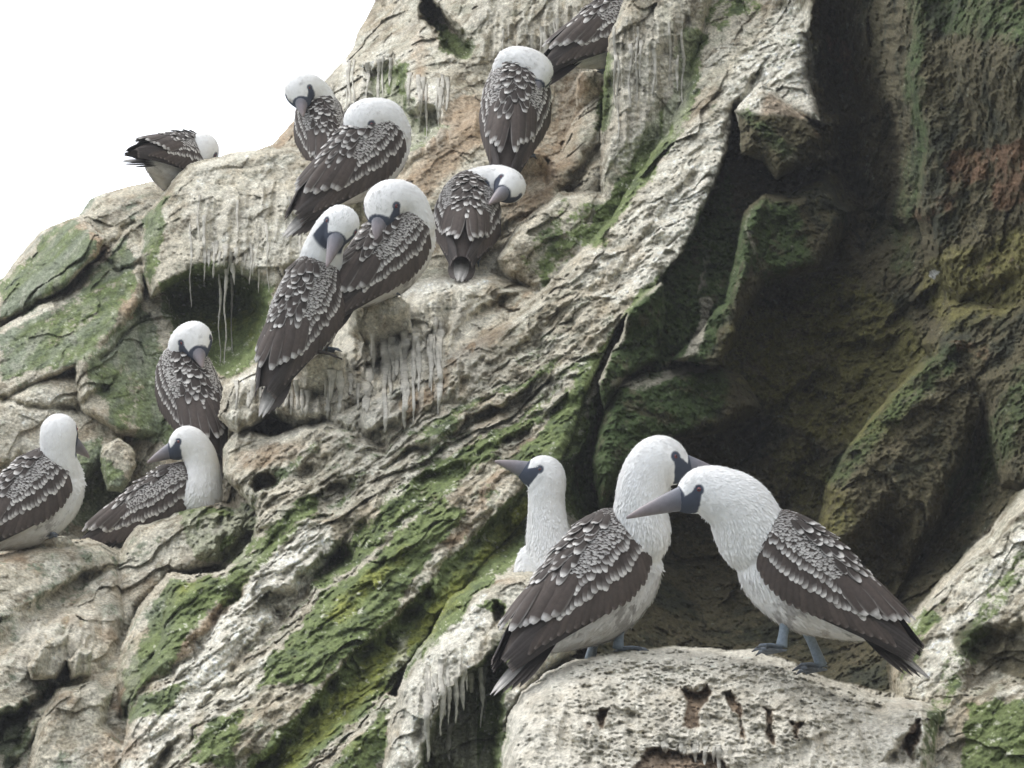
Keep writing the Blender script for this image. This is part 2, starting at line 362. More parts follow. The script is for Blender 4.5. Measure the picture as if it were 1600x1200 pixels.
CURT = [[(290,300),(480,290),(500,420),(450,440),(380,430),(290,400)], [(500,110),(700,130),(700,220),(560,260)],
        [(500,520),(740,430),(760,600),(560,700)], [(350,590),(570,580),(560,670),(350,690)], [(620,1000),(760,1000),(760,1200),(610,1200)],
        [(950,20),(1080,20),(1060,200),(960,260)], [(285,810),(400,790),(400,890),(290,880)], [(800,1080),(1440,1110),(1440,1300),(790,1300)],
        [(20,960),(170,940),(160,1060),(10,1050)],[(740,0),(930,0),(900,120),(740,90)]]
m_curt = np.zeros(X.shape)
for c_ in CURT: m_curt = np.maximum(m_curt, region(c_, 22))
n_str = fbm(al*0.33, by*1.0, ac*1.5, 2.2, 5, 0.55, True, seed=5.0)
n_str2 = fbm(al*0.3, by, ac*1.2, 7.0, 4, 0.6, True, seed=15.0)
n_lump = fbm(bx, by, bz, 3.0, 5, 0.52, True, seed=2.0)
n_med = fbm(bx, by, bz, 11.0, 5, 0.6, False, seed=8.0)
n_fine = fbm(bx, by, bz, 34.0, 4, 0.7, False, seed=12.0)
n_pit = fbm(bx, by, bz, 20.0, 3, 0.6, True, seed=22.0)
n_drip2 = 1-2*np.abs(perlin(bx*30, by*10, bz*2.2+5))
n_drip = fbm(bx, by*0.5, bz*0.13, 12.0, 3, 0.6, True, seed=40.0)
def cells(a, c, f, seed):
    """blocky facets: every cell of a jittered lattice is a plane with its own tilt and offset"""
    r = np.random.RandomState(seed); N = 256
    jx, jy, tx, ty, oz = [r.uniform(-1, 1, (N, N)).astype(np.float32) for _ in range(5)]
    a = (a*f).astype(np.float32); c = (c*f).astype(np.float32); ia = np.floor(a).astype(int); ic = np.floor(c).astype(int)
    b1 = np.full(a.shape, 1e9, np.float32); b2 = b1.copy(); val = np.zeros(a.shape, np.float32)
    for da in (-1, 0, 1):
        for dc in (-1, 0, 1):
            u = (ia+da) & 255; v = (ic+dc) & 255
            ex = a-(ia+da+.5+.45*jx[u, v]); ey = c-(ic+dc+.5+.45*jy[u, v]); d = ex*ex+ey*ey
            w = oz[u, v]*.5+ex*tx[u, v]+ey*ty[u, v]
            nb = d < b1; b2 = np.where(nb, b1, np.minimum(b2, d)); b1 = np.where(nb, d, b1); val = np.where(nb, w, val)
    return val, np.sqrt(b2)-np.sqrt(b1)
wa = 0.10*fbm(bx, by, bz, 4.0, 3, seed=101.0); wc = 0.10*fbm(bx, by, bz, 4.0, 3, seed=111.0)
f1, e1 = cells(al*.55+wa, ac+wc, 2.6, 5)
f2, e2 = cells(al*.6+wa, ac+wc, 6.5, 6)
f3, e3 = cells(al*.8+wa*.6, ac+wc*.6, 17.0, 7)
crust = 1-2*np.abs(fbm(bx, by, bz, 9.0, 2, .6, seed=121.0)); crust2 = 1-2*np.abs(perlin(bx*24+9, by*24, bz*24)); crust3 = np.abs(perlin(bx*52+9, by*52, bz*52))
m_rough = 1.0 - 0.45*m_left
grit = perlin(bx*24+9, by*24, bz*24)+.6*perlin(bx*47+9, by*47, bz*47)+.75*perlin(bx*95, by*95, bz*95)+.5*perlin(bx*180, by*180, bz*180)
disp = 0.016*n_lump*m_rough + 0.020*n_med*m_rough + 0.013*n_fine + m_slope*(0.022*n_str+0.020*n_str2)
disp += (1-m_perch)*(0.048*f1 + 0.030*f2 + 0.014*f3*m_rough - 0.004*sstep(.10, 0, e1))
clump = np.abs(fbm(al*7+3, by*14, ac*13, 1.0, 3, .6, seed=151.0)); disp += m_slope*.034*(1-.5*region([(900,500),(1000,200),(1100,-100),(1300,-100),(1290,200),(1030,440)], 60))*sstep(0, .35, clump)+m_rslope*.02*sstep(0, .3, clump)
disp += 0.0055*grit*(.4+.6*m_rough) + m_slope*.004*grit
disp += (1-m_slope)*(0.008*n_str)*(1-m_perch)
disp += m_cave*(0.045*n_lump+0.028*n_med+.010*grit)
disp += m_curt*(1-m_left*0.2)*(0.065*n_drip+.022*n_drip2)*(1-m_perch)
m_face = m_perch*sstep(1060, 1110, Y); disp += m_perch*(0.012*n_med+.004*grit)+m_face*(.034*n_drip+.022*n_drip2)
disp += m_rslope*(0.015*n_str+0.012*n_med)
D2 = D - disp
# recessed pits eaten into the perch boulder's face
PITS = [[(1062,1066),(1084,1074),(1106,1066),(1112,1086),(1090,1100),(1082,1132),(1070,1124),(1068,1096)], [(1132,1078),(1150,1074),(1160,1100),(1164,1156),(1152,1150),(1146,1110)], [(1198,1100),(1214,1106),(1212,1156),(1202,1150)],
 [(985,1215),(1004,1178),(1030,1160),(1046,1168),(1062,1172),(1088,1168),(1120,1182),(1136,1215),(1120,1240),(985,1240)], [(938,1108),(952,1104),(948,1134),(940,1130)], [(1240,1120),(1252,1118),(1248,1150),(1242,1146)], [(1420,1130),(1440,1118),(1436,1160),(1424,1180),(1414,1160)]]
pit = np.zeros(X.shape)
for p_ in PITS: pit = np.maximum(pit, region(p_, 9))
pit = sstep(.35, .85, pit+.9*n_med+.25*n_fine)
D2 += 0.06*pit

SKY = [(-2000,1200),(-900,700),(-300,560),(-20,455),(5,432),(22,408),(40,385),(62,361),(100,345),(122,337),(140,312),(158,303),(200,290),(236,281),(262,279),(285,262),(296,250),(318,245),(342,244),(362,237),(400,234),(424,226),(440,208),(462,185),(482,160),(503,130),(520,112),(540,90),(552,72),(558,50),(570,30),(585,0),(600,-40),(700,-260),(900,-640),(1100,-1200),(4000,-1200),(4000,4000),(-3000,4000)]
xs_ = X0+wx*0.12; ys_ = Y0+wy*0.12
sky_sd = poly_sd(SKY, xs_, ys_)
keep = sky_sd > 0
tt = np.clip(1-sky_sd/14.0, 0, 1)
D2 = D2 + np.where(keep, 0.35*(1-np.sqrt(np.clip(1-tt*tt, 0, 1))), 0)
# skirt: the crest rolls back behind the skyline instead of ending as a cut edge
P = W(X0, Y0, D2)

#@@PAINT
# --- rock, guano, moss and stain colours
def paint(shapes, soft, tight=False):
    X, Y = PXY[tight]; m = np.zeros(X.shape)
    for kind, pts, w, a in shapes:
        s = bbox(pts, w+soft+10)
        if kind == 'l': v = sstep(w+soft, max(w-soft, 0), seg_dist(pts, X[s], Y[s]))
        else: v = sstep(-soft, soft, poly_sd(pts, X[s], Y[s]))
        m[s] = np.maximum(m[s], v*a)
    return m
PXY = {False: (X, Y), True: (XS, YS)}
MOSS = [
 ('p',[(0,440),(60,370),(120,345),(160,380),(100,448),(0,500)],0,.75),('p',[(0,520),(110,460),(200,360),(225,450),(150,560),(0,600)],0,.72),
 ('p',[(130,560),(220,475),(260,560),(255,680),(180,670)],0,.7),('p',[(225,340),(262,295),(255,420),(230,465)],0,.8),('p',[(250,440),(340,400),(430,450),(430,560),(350,580),(270,540)],0,1),
 ('p',[(110,690),(160,690),(200,780),(140,830),(100,800)],0,.8),('p',[(240,600),(330,620),(330,690),(200,690)],0,.8),('p',[(290,800),(400,790),(380,890),(300,880)],0,.72),
 ('p',[(190,1050),(262,905),(345,905),(350,930),(235,1060),(190,1120)],0,.95),('p',[(190,1110),(240,1080),(300,1040),(260,1120),(200,1150)],0,.7),
 ('p',[(575,110),(630,90),(655,180),(700,190),(640,240),(600,200)],0,.95),('p',[(660,25),(735,60),(735,90),(690,75)],0,.9),
 ('l',[(1080,60),(1060,160),(1000,290),(930,370)],20,.9),('l',[(950,100),(945,200)],12,.8),('p',[(800,400),(880,310),(950,320),(900,400),(850,450)],0,.55),('l',[(1110,30),(1160,0)],24,.6),('l',[(1200,130),(1230,60)],20,.4),
 ('p',[(400,1080),(440,1000),(500,930),(600,850),(690,780),(720,800),(610,960),(500,1070)],0,1),('l',[(420,1210),(520,1110),(640,990),(740,890),(815,800)],38,1),
 ('l',[(560,830),(700,740),(840,640)],16,.6),('l',[(640,700),(760,620),(880,560)],12,.45),('p',[(290,1200),(320,1140),(380,1090),(360,1200)],0,.7),
 ('l',[(700,480),(860,420)],0,.3),('l',[(350,930),(420,850),(480,800)],22,.7),('p',[(285,805),(345,800),(402,800),(398,860),(372,890),(300,880)],0,1),('l',[(500,900),(620,800),(760,700)],24,.6),('p',[(500,1230),(560,1150),(600,1110),(610,1160),(580,1230)],0,.85),
 ('p',[(690,1080),(790,1000),(900,1000),(800,1060),(780,1230),(650,1230)],0,1),('p',[(0,1110),(50,1090),(40,1180),(0,1210)],0,.9),('p',[(750,950),(790,940),(790,985)],0,.8),
 ('p',[(1405,1000),(1450,940),(1480,960),(1410,1090)],0,.6),('l',[(1440,1190),(1480,1080),(1540,960),(1590,880)],22,.55),('p',[(1510,1100),(1620,1090),(1640,1230),(1500,1230)],0,.9),
 ('p',[(780,730),(930,560),(1000,450),(1060,400),(1100,330),(1140,260),(1180,400),(1100,560),(1130,640),(980,720),(930,820)],0,.9),
 ('p',[(1150,380),(1190,310),(1250,320),(1280,400),(1200,440)],0,.9),('l',[(1450,-20),(1428,120),(1436,230)],12,.75),('l',[(1430,230),(1400,420)],20,.5),('l',[(960,760),(980,640),(1040,600),(1110,600)],30,.9),
 ('l',[(1170,170),(1230,240)],8,.6),('l',[(1480,560),(1400,640),(1310,740)],20,.6),('l',[(1500,780),(1560,700),(1600,600)],30,.5),('l',[(1480,0),(1600,0)],60,.6)]
YEL = [('p',[(500,960),(560,890),(640,840),(660,850),(590,930),(530,980)],0,.75),('l',[(440,1200),(560,1080),(660,980),(760,870),(815,800)],22,.8),('l',[(1300,480),(1400,560),(1350,640)],60,.5),
 ('l',[(1200,550),(1300,620)],70,.6),('l',[(1500,450),(1600,420)],60,.5),('p',[(250,500),(430,450),(430,560)],0,.5),('l',[(1250,720),(1300,800)],40,.4)]
OCH = [('l',[(620,330),(700,220),(740,180)],40,.75),('l',[(900,130),(880,250),(800,330),(870,210)],24,.6),('l',[(440,220),(500,150)],20,.6),('p',[(30,610),(110,590),(90,700),(0,780),(-60,700)],0,.35),
 ('l',[(150,370),(180,430),(220,520)],18,.7),('l',[(100,345),(150,370)],18,.5),('l',[(190,1080),(260,1030),(340,960),(400,880)],10,.8),('l',[(390,720),(470,700)],26,.6),('l',[(20,880),(100,940),(160,960)],40,.5),
 ('l',[(60,1180),(110,1090)],20,.5),('l',[(180,1160),(300,1150)],30,.45),('l',[(640,640),(760,520),(830,470)],16,.5),('l',[(820,690),(760,760),(700,850)],10,.55),('l',[(760,910),(830,905)],14,.6),
 ('l',[(1260,200),(1210,170)],16,.8),('l',[(1330,1150),(1440,1130)],14,.3),('l',[(580,720),(700,600)],10,.4),('l',[(650,60),(660,150)],14,.6),('l',[(1520,1110),(1600,1110)],14,.6),('l',[(240,1010),(230,1130),(180,1100)],6,.5),('p',[(40,1180),(90,1080),(170,1090),(230,1200)],0,.5)]
RED = [('l',[(1500,260),(1620,245),(1580,300)],28,.9),('l',[(1440,340),(1520,260)],16,.7),('l',[(1330,120),(1300,60)],20,.6),('l',[(1500,540),(1560,560)],14,.5),('l',[(1600,400),(1480,420)],16,.4),('l',[(1240,180),(1280,210)],8,.5),('l',[(430,700),(440,710)],4,.6),('l',[(1590,1110),(1540,1120)],9,.5)]
WHI = [('l',[(1455,432),(1460,436)],4,1.0),('l',[(640,455),(760,435)],14,.6),('l',[(585,520),(600,640)],10,.6),('l',[(640,500),(650,600)],10,.6),('l',[(370,590),(560,570)],12,.5),('l',[(380,380),(400,420)],14,.7),('l',[(545,100),(548,180)],4,.9),('l',[(600,90),(604,190)],5,.9),('l',[(575,100),(575,190)],5,.8),('l',[(640,120),(638,220)],5,.8),('l',[(660,130),(662,215)],5,.8),('l',[(680,130),(684,210)],5,.8),('l',[(215,1190),(300,1060),(400,950),(490,850)],34,1),('l',[(330,1130),(420,1040),(470,1000)],14,.6),('l',[(1040,430),(1140,260),(1200,130),(1250,60)],60,.7),('l',[(1240,130),(1270,200)],20,.9),('l',[(720,880),(800,780)],12,.7),
 ('l',[(960,420),(1100,240)],60,.5),('p',[(270,290),(340,240),(500,240),(500,400),(430,430),(300,400)],0,.35),('p',[(640,1060),(690,960),(760,940),(740,1040),(690,1080),(680,1230),(600,1230)],0,.75),
 ('l',[(850,1050),(1060,1020),(1220,1030)],50,.6),('l',[(1460,1060),(1540,940),(1620,840)],34,.6),('p',[(0,630),(100,600),(150,660),(90,740),(0,800)],0,.5),('l',[(760,1130),(1420,1160)],80,.5),('l',[(600,480),(780,440)],30,.3),('l',[(640,20),(640,60)],30,.3)]
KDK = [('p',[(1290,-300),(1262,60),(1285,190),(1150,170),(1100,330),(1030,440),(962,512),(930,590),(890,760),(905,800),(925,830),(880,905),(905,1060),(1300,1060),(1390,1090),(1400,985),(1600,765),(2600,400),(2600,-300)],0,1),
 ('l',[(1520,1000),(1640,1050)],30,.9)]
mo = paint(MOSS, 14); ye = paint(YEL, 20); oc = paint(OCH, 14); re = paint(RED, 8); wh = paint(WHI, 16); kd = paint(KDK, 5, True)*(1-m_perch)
nA = fbm(bx, by, bz, 5.0, 5, 0.62, seed=61.0); nB = fbm(bx, by, bz, 14.0, 5, 0.65, seed=71.0); nC = fbm(al*0.3, by, ac, 9.0, 4, 0.62, seed=81.0)
nD = fbm(bx, by, bz*0.12, 22.0, 3, 0.6, seed=91.0); nE = fbm(bx, by, bz, 45.0, 3, 0.7, seed=95.0)
def mix(a, b, t): return a*(1-t[..., None])+np.array(b)*t[..., None] if not isinstance(b, np.ndarray) or b.ndim == 1 else a*(1-t[..., None])+b*t[..., None]
nH = perlin(bx*105, by*105, bz*105+3)+.8*perlin(bx*190, by*190, bz*190+8); nF = fbm(bx, by, bz, 30.0, 4, 0.7, seed=131.0); nG = fbm(al*0.4, by, ac, 16.0, 4, 0.65, seed=141.0)
base = np.zeros(X.shape+(3,)) + np.array([.45, .41, .325])
base = mix(base, [.37, .30, .205], sstep(-.05, .30, nA)*.6)
base = mix(base, [.30, .295, .225], sstep(.0, .3, nB)*.65)
base = mix(base, [.57, .54, .46], sstep(.0, .25, nC+.5*nF)*.65)
base = mix(base, [.14, .115, .075], sstep(.10, .30, nG+.7*nF+.12*nH)*.8*(1-.6*m_perch)*(1-.8*wh))
base = mix(base, [.17, .125, .08], sstep(.18, .42, n_med+0.4*nA)*.4*(1-.9*wh))
base = mix(base, [.64, .605, .52], sstep(.25, .70, np.maximum(wh, .22*m_slope)+.55*nB+.35*nF)*.8)
base = mix(base, [.15, .13, .085], sstep(.085, .01, clump+.05*nF)*.7*np.maximum(m_slope, .5*m_rslope)*(1-.6*wh))  # darker brown in the creases between crust clumps
base = mix(base, [.31, .215, .135], sstep(.3, .75, oc+.55*nA+.3*nB)*.7)
moss = mix(np.zeros_like(base)+np.array([.130, .165, .058]), [.21, .225, .045], sstep(.35, .8, np.maximum(ye, .25*m_slope)+.6*nA+.3*nF))
moss = mix(moss, [.050, .070, .034], sstep(.05, .35, nB+.4*nF)*.7)
moss = mix(moss, [.19, .225, .095], sstep(.05, .4, nG-.3*nB)*.5)
moss = mix(moss, [.42, .41, .34], sstep(.24, .34, nE*.5+.6*nF+.3*nC+.12*nH)*.75)
mo_ = np.maximum(mo*1.2, .30*m_slope+.30*m_left+.16*m_rslope)
mm = sstep(.40, .60, mo_+.55*nB+.6*nC+.45*nF+.10*nH-.15*wh-.06)
mm = mm*.96; moss = mix(moss, [.185, .205, .150], m_left*sstep(-.3, .25, nC)*.85); base = base*(1-mm[..., None])+moss*mm[..., None]
# guano runs trickling straight down over the moss
run = np.maximum(sstep(.10, .28, nD)*np.maximum(m_curt, .35*m_left), sstep(.15, .35, n_drip2+.3*nD)*m_curt*.7)
base = mix(base, [.50, .47, .40], run*.7)
# wet cave rock: brown, olive and near black
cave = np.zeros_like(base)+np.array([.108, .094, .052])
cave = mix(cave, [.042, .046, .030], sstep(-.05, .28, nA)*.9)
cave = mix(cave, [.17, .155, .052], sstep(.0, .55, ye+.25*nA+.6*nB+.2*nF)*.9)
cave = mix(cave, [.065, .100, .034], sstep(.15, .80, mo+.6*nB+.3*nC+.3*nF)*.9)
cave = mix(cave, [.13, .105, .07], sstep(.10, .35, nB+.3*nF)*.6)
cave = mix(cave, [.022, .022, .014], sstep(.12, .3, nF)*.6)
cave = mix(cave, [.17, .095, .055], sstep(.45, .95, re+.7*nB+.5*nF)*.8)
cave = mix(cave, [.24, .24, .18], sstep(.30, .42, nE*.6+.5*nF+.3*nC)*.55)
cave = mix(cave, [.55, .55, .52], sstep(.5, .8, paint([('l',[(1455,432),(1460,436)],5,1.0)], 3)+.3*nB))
LIP = [('l',[(1030,445),(985,480),(940,590),(915,650)],7,.9),('l',[(965,605),(1040,575),(1110,565)],9,.8),('l',[(1100,470),(1085,540),(1060,565)],9,.8),('l',[(1140,170),(1190,135)],6,.8),('l',[(1155,175),(1130,250),(1100,330)],5,.7),
       ('l',[(1415,160),(1430,230)],5,.5),('l',[(1105,400),(1095,450)],5,.6),('l',[(1175,340),(1178,400)],3,.6),('l',[(1230,240),(1280,260)],4,.5)]
lip = paint(LIP, 6)
cave = mix(cave, [.40, .37, .29], sstep(.4, .8, lip+.5*nB))
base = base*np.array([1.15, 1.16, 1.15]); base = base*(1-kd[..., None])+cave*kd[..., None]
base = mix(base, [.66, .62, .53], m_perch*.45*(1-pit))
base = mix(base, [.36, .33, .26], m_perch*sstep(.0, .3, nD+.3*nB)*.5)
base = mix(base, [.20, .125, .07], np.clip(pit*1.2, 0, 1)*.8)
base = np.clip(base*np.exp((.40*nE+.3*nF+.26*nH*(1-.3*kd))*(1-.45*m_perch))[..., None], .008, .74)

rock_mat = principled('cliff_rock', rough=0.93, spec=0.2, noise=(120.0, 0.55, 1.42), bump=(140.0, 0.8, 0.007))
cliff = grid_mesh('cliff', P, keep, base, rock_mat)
cliff['kind'] = 'structure'
# --- guano icicles hanging off the ledges
def depth_at(px, py):
    i = np.clip(np.searchsorted(gx, px), 1, len(gx)-2); j = np.clip(np.searchsorted(gy, py), 1, len(gy)-2)
    return float(D2[j-1:j+2, i-1:i+2].min())
dr = np.random.RandomState(11); dv = []; df = []; dc = []; dn = 0
def drip(px, py, ln, r0, lift=0.0):
    """one icicle: starts on the rock at (px, py) and runs ln photo-pixels down, never sinking behind the rock"""
    global dn
    n = max(5, int(ln/5)); dprev = depth_at(px, py)+.006; seg = 7; ph = dr.uniform(0, 6); wob = dr.uniform(.5, 2.2); x = px
    for i in range(n+1):
        t = i/n; y = py+ln*t; x = px+wob*math.sin(ph+t*ln/14)+dr.uniform(-.4, .4)
        dd = depth_at(x, y)
        dprev = min(dprev+.004, dd+.003) if dd < dprev+.06 else dprev
        r = .62*r0*((1-t)**.6*.85+.15)*(1+.25*math.sin(ph+t*9))*(1+.25*dr.uniform(-1, 1)); c = W(x, y, dprev-lift*t+.35*r*(1-t))
        tone = dr.uniform(.85, 1.1)
        for k in range(seg):
            q = 2*math.pi*k/seg; dv.append(c+r*(RT*math.cos(q)-FW*math.sin(q)*.8)); dc.append(np.array([.50, .475, .41])*tone)
    for i in range(n):
        for k in range(seg): df.append((dn+i*seg+k, dn+(i+1)*seg+k, dn+(i+1)*seg+(k+1) % seg, dn+i*seg+(k+1) % seg))
    df.append(tuple(dn+n*seg+k for k in range(seg))[::-1]); dn += (n+1)*seg
for x0, x1, y0, y1, l0, l1, r0, n in [(325,400,375,412,14,48,.015,16),(300,490,300,390,40,110,.010,10),(525,615,85,110,45,110,.012,7),(635,700,112,140,50,100,.013,9),
      (575,690,490,540,60,150,.020,16),(500,580,575,600,25,70,.018,9),(355,480,590,615,25,65,.020,14),(655,760,1040,1075,25,100,.016,12),
      (1000,1130,1150,1172,14,40,.012,11),(770,930,10,60,40,110,.011,9),(960,1070,30,120,60,150,.011,10)]:
    for k in range(n): drip(dr.uniform(x0, x1), dr.uniform(y0, y1), l0+(l1-l0)*dr.uniform()**1.6, r0*dr.uniform(.45, 1.25))
for x, y, l, r in [(298,350,130,.006),(343,428,140,.007),(352,420,150,.008),(362,430,120,.007),(404,420,38,.006),(690,1030,120,.016),(668,1040,150,.020),(712,1060,70,.012),(702,1130,60,.014),(728,1040,40,.008)]:
    drip(x, y, l, r)
drip_mat = principled('guano_crust', rough=0.9, spec=0.2, noise=(80.0, 0.7, 1.25), bump=(120.0, 0.6, 0.005))
gd = mesh_obj('guano_drips', dv, df, drip_mat, cliff, np.array(dc)); gd['kind'] = 'stuff'
#@@SEA
nx = 41
sea_v = [(-700+1400*i/(nx-1), -700+1400*j/(nx-1), 0) for j in range(nx) for i in range(nx)]
sea_f = [(j*nx+i, j*nx+i+1, (j+1)*nx+i+1, (j+1)*nx+i) for j in range(nx-1) for i in range(nx-1)]
sea_mat = principled('sea_water', base=(.02,.045,.05), rough=0.12, attr=False, spec=0.5, noise=(0.6,.8,1.2), bump=(1.5, 0.6, 0.12))
sea = mesh_obj('sea', sea_v, sea_f, sea_mat); sea['kind'] = 'structure'
#@@BIRDS

# thin sea haze: one even box of air round the camera, the cliff and the water
pz = [-702.0, 702.0]; tz = 34.0
hv = [(x, y, z) for z in (-1.0, max(tz, float(P[keep][:, 2].max())+1.0)) for y in pz for x in pz]
hm = bpy.data.materials.new('haze_air'); hm.use_nodes = True; hn = hm.node_tree.nodes; hn.clear()
ho = hn.new('ShaderNodeOutputMaterial'); hp = hn.new('ShaderNodeVolumePrincipled'); hp.inputs['Density'].default_value = 0.0022; hp.inputs['Color'].default_value = (.97, .98, 1, 1)
hm.node_tree.links.new(hp.outputs[0], ho.inputs['Volume'])
hz = mesh_obj('haze', hv, [(0,2,3,1),(4,5,7,6),(0,1,5,4),(2,6,7,3),(0,4,6,2),(1,3,7,5)], hm, smooth=False); hz['kind'] = 'stuff'
# ------------------------------------------------------------------ birds
plume_mat = principled('white_plumage', rough=0.95, spec=0.1, noise=(45.0, 0.93, 1.05), bump=(300.0, 0.25, 0.0015))
feather_mat = principled('brown_feather', rough=0.75, spec=0.25, noise=(90.0, 0.8, 1.2), bump=(300.0, 0.25, 0.001))
beak_mat = principled('grey_beak', rough=0.45, spec=0.4, noise=(60.0, 0.85, 1.12), bump=(120.0, 0.15, 0.001))
leg_mat = principled('blue_grey_leg', rough=0.6, spec=0.3, noise=(150.0, 0.75, 1.2), bump=(260.0, 0.5, 0.002))
eye_mat = principled('red_eye', rough=0.15, spec=0.6)

BR = np.array([.062, .048, .041]); BK = np.array([.036, .030, .028]); WT = np.array([.74, .71, .67]); PB = np.array([.17, .145, .13])
RX = np.array([-.46, -.42, -.36, -.30, -.24, -.17, -.10, -.03, .04, .09, .12, .145, .17])
RR = np.array([.012, .015, .024, .037, .054, .072, .086, .098, .096, .085, .070, .050, .02])
CZ = np.array([.0, .0, .0, .0, .0, -.004, -.01, -.015, -.012, .0, .008, .014, .018])
KZ = 1.22
def shell(x, s, off, side):
    R = np.interp(x, RX, RR)+off; c = np.interp(x, RX, CZ); ph = s/.095
    return np.stack([x, side*R*np.sin(ph), c+KZ*R*np.cos(ph)], -1)
class Fe:
    def __init__(s, side, seed): s.v = []; s.f = []; s.c = []; s.n = 0; s.side = side; s.r = np.random.RandomState(seed)
    def add(s, x0, s0, th, L, Wd, off, lift, base, tip=0.0, fringe=0.0, point=.55, na=8, tcol=WT, bend=0.0, shaft=0.0):
        t = np.linspace(0, 1, na+1)[:, None]; t = 1-(1-t)**1.35; u = np.array([-1, -.72, 0, .72, 1.0])[None, :]
        w = np.where(t < point, .62+.38*np.sin(np.clip(t/point, 0, 1)*math.pi/2), np.sqrt(np.clip(1-((t-point)/(1-point+.012))**2, 0, 1)))*Wd/2
        thv = th+bend*t
        x = x0-L*t*np.cos(thv)+u*w*np.sin(thv); ss = s0+L*t*np.sin(thv)+u*w*np.cos(thv)
        o = off+lift*t-.0018*u*u*(Wd/.02)
        P_ = shell(x, ss, o+0*x, s.side)
        k = sstep(1-tip*1.25, 1-tip*.7, t+.04*np.abs(u)*0)*(tip > 0)+0*u
        k = np.maximum(k, sstep(.80, 1.0, np.abs(u))*sstep(.25, .75, t)*fringe)
        k = k*s.r.uniform(.5, 1.0); b_ = np.array(base)*(1+.22*s.r.uniform(-1, 1))
        c = b_[None, None]*(1-k[..., None])+tcol*k[..., None]
        if shaft: c = c*(1+shaft*np.exp(-(u/.3)**2)[..., None])
        s.v.append(P_.reshape(-1, 3)); s.c.append(c.reshape(-1, 3))
        for i in range(na):
            for j in range(4):
                a = s.n+i*5+j; q = (a, a+5, a+6, a+1); s.f.append(q if s.side < 0 else q[::-1])
        s.n += (na+1)*5
def wing_mesh(side, seed):
    F = Fe(side, seed); r = F.r; J = lambda a: r.uniform(-a, a)
    # smooth brown bed under the feathers
    xs = np.linspace(-.30, .135, 24); rows = 9
    for i, x in enumerate(xs):
        smax = np.interp(x, [-.30, -.2, -.05, .05, .11, .135], [.10, .125, .155, .155, .125, .06])
        ss = np.linspace(-.004, smax, rows)
        F.v.append(shell(np.full(rows, x), ss, np.full(rows, .0005), side)); F.c.append(np.tile(BR, (rows, 1)))
    for i in range(23):
        for j in range(rows-1):
            a = F.n+i*rows+j; q = (a, a+1, a+rows+1, a+rows); F.f.append(q if side < 0 else q[::-1])
    F.n += 24*rows
    for i in range(8):
        k = i/7; F.add(-.02-.06*k, .150-.05*k, math.radians(-3-7*k)+J(.02), .31-.06*k, .024, .001+.0012*i, .006, BK*(.9+.3*k), .03, .25, .75, 10, tcol=PB, bend=-.10, shaft=.3)
    for i in range(20):
        k = i/19; F.add(.112-.24*k, .098-.03*k, math.radians(62-50*k)+J(.03), .070+.085*k, .027, .003+.0003*i, .004, BR, .035, .28, .65, 8, tcol=PB, shaft=.25)
    for i in range(24):
        k = i/23; F.add(.126-.25*k, .088-.016*k, math.radians(60-38*k)+J(.06), .046+.020*k+J(.005), .021, .0065+.0001*i, .004, BR*.95, .17, .45, .55, 7)
    for i in range(26):
        k = i/25; F.add(.132-.24*k, .074-.012*k, math.radians(58-30*k)+J(.09), .032+.01*k+J(.005), .0155, .0085, .004, BR*.9, .22, .6, .5, 6)
    for row in range(14):
        s0 = .070-.0052*row; n = 36
        for i in range(n):
            k = (i+.5*(row % 2))/n
            F.add(.140-.21*k+J(.003), s0+J(.002)-.006*k, math.radians(55-25*k)+J(.22), (.0175-.0005*row)*(1+J(.2)), .0098, .0095+.0004*row, .0025, BR*(.80+.1*row/8), .20, .75, .5, 4, tcol=WT*(.88-.03*row))
    for i in range(7):
        k = i/6; F.add(-.06-.045*k, .055-.05*k, math.radians(14-6*k)+J(.04), .135+.03*k+J(.008), .034, .010+.001*i, .012+J(.005), BR, .07, .35, .7, 9, tcol=WT*.75, shaft=.2)
    for row in range(8):
        n = 4
        for i in range(n):
            k = i/(n-1); F.add(.095-.024*row-.010*(i % 2)+J(.006), .028-.030*k+J(.003), math.radians(11)+J(.16), .048+.005*row+J(.008), .020, .0158-.0006*row+.0006*i, .006+J(.004), BR*.72, .13+J(.08), .45, .6, 7)
    V_ = np.vstack(F.v); C_ = np.vstack(F.c)
    return mesh_obj('wing', V_, F.f, feather_mat, None, C_, True, False).data
def tail_mesh(seed, pale=.5):
    r = np.random.RandomState(seed); v = []; f = []; c = []; n = 0
    for i, k in enumerate([-1, 1, -.72, .72, -.45, .45, -.18, .18]):
        L = .225-.06*abs(k); ang = k*.10; na = 8
        t = np.linspace(0, 1, na+1)[:, None]; u = np.array([-1, -.7, 0, .7, 1.0])[None]
        w = .5*.038*np.where(t < .5, .6+.4*t/.5, (1-((t-.5)/.5)**2.8)*.98+.02)
        x = -.165-L*t*math.cos(ang)+u*w*math.sin(ang); y = L*t*math.sin(ang)+u*w*math.cos(ang)+k*.012
        z = .006-.010*t-.0015*u*u+.0016*i-.012*(abs(k))+0*x
        v.append(np.stack([x, y, z], -1).reshape(-1, 3))
        pc = np.array([.58, .55, .51]) if abs(k) < .3 else PB*.8
        cc = BK*1.4*(1-sstep(.2, .9, t+0*u)[..., None]*pale)+pc*sstep(.2, .9, t+0*u)[..., None]*pale
        if abs(k) < .3: cc = cc*(1-.0)+0*cc; cc = np.where(np.abs(u)[..., None] > .6, cc*.6, cc)
        c.append(cc.reshape(-1, 3))
        for a_ in range(na):
            for j in range(4): b_ = n+a_*5+j; f.append((b_, b_+1, b_+6, b_+5))
        n += (na+1)*5
    # white under tail coverts wedge
    return mesh_obj('tail', np.vstack(v), f, feather_mat, None, np.vstack(c), True, False).data
WINGS = {}
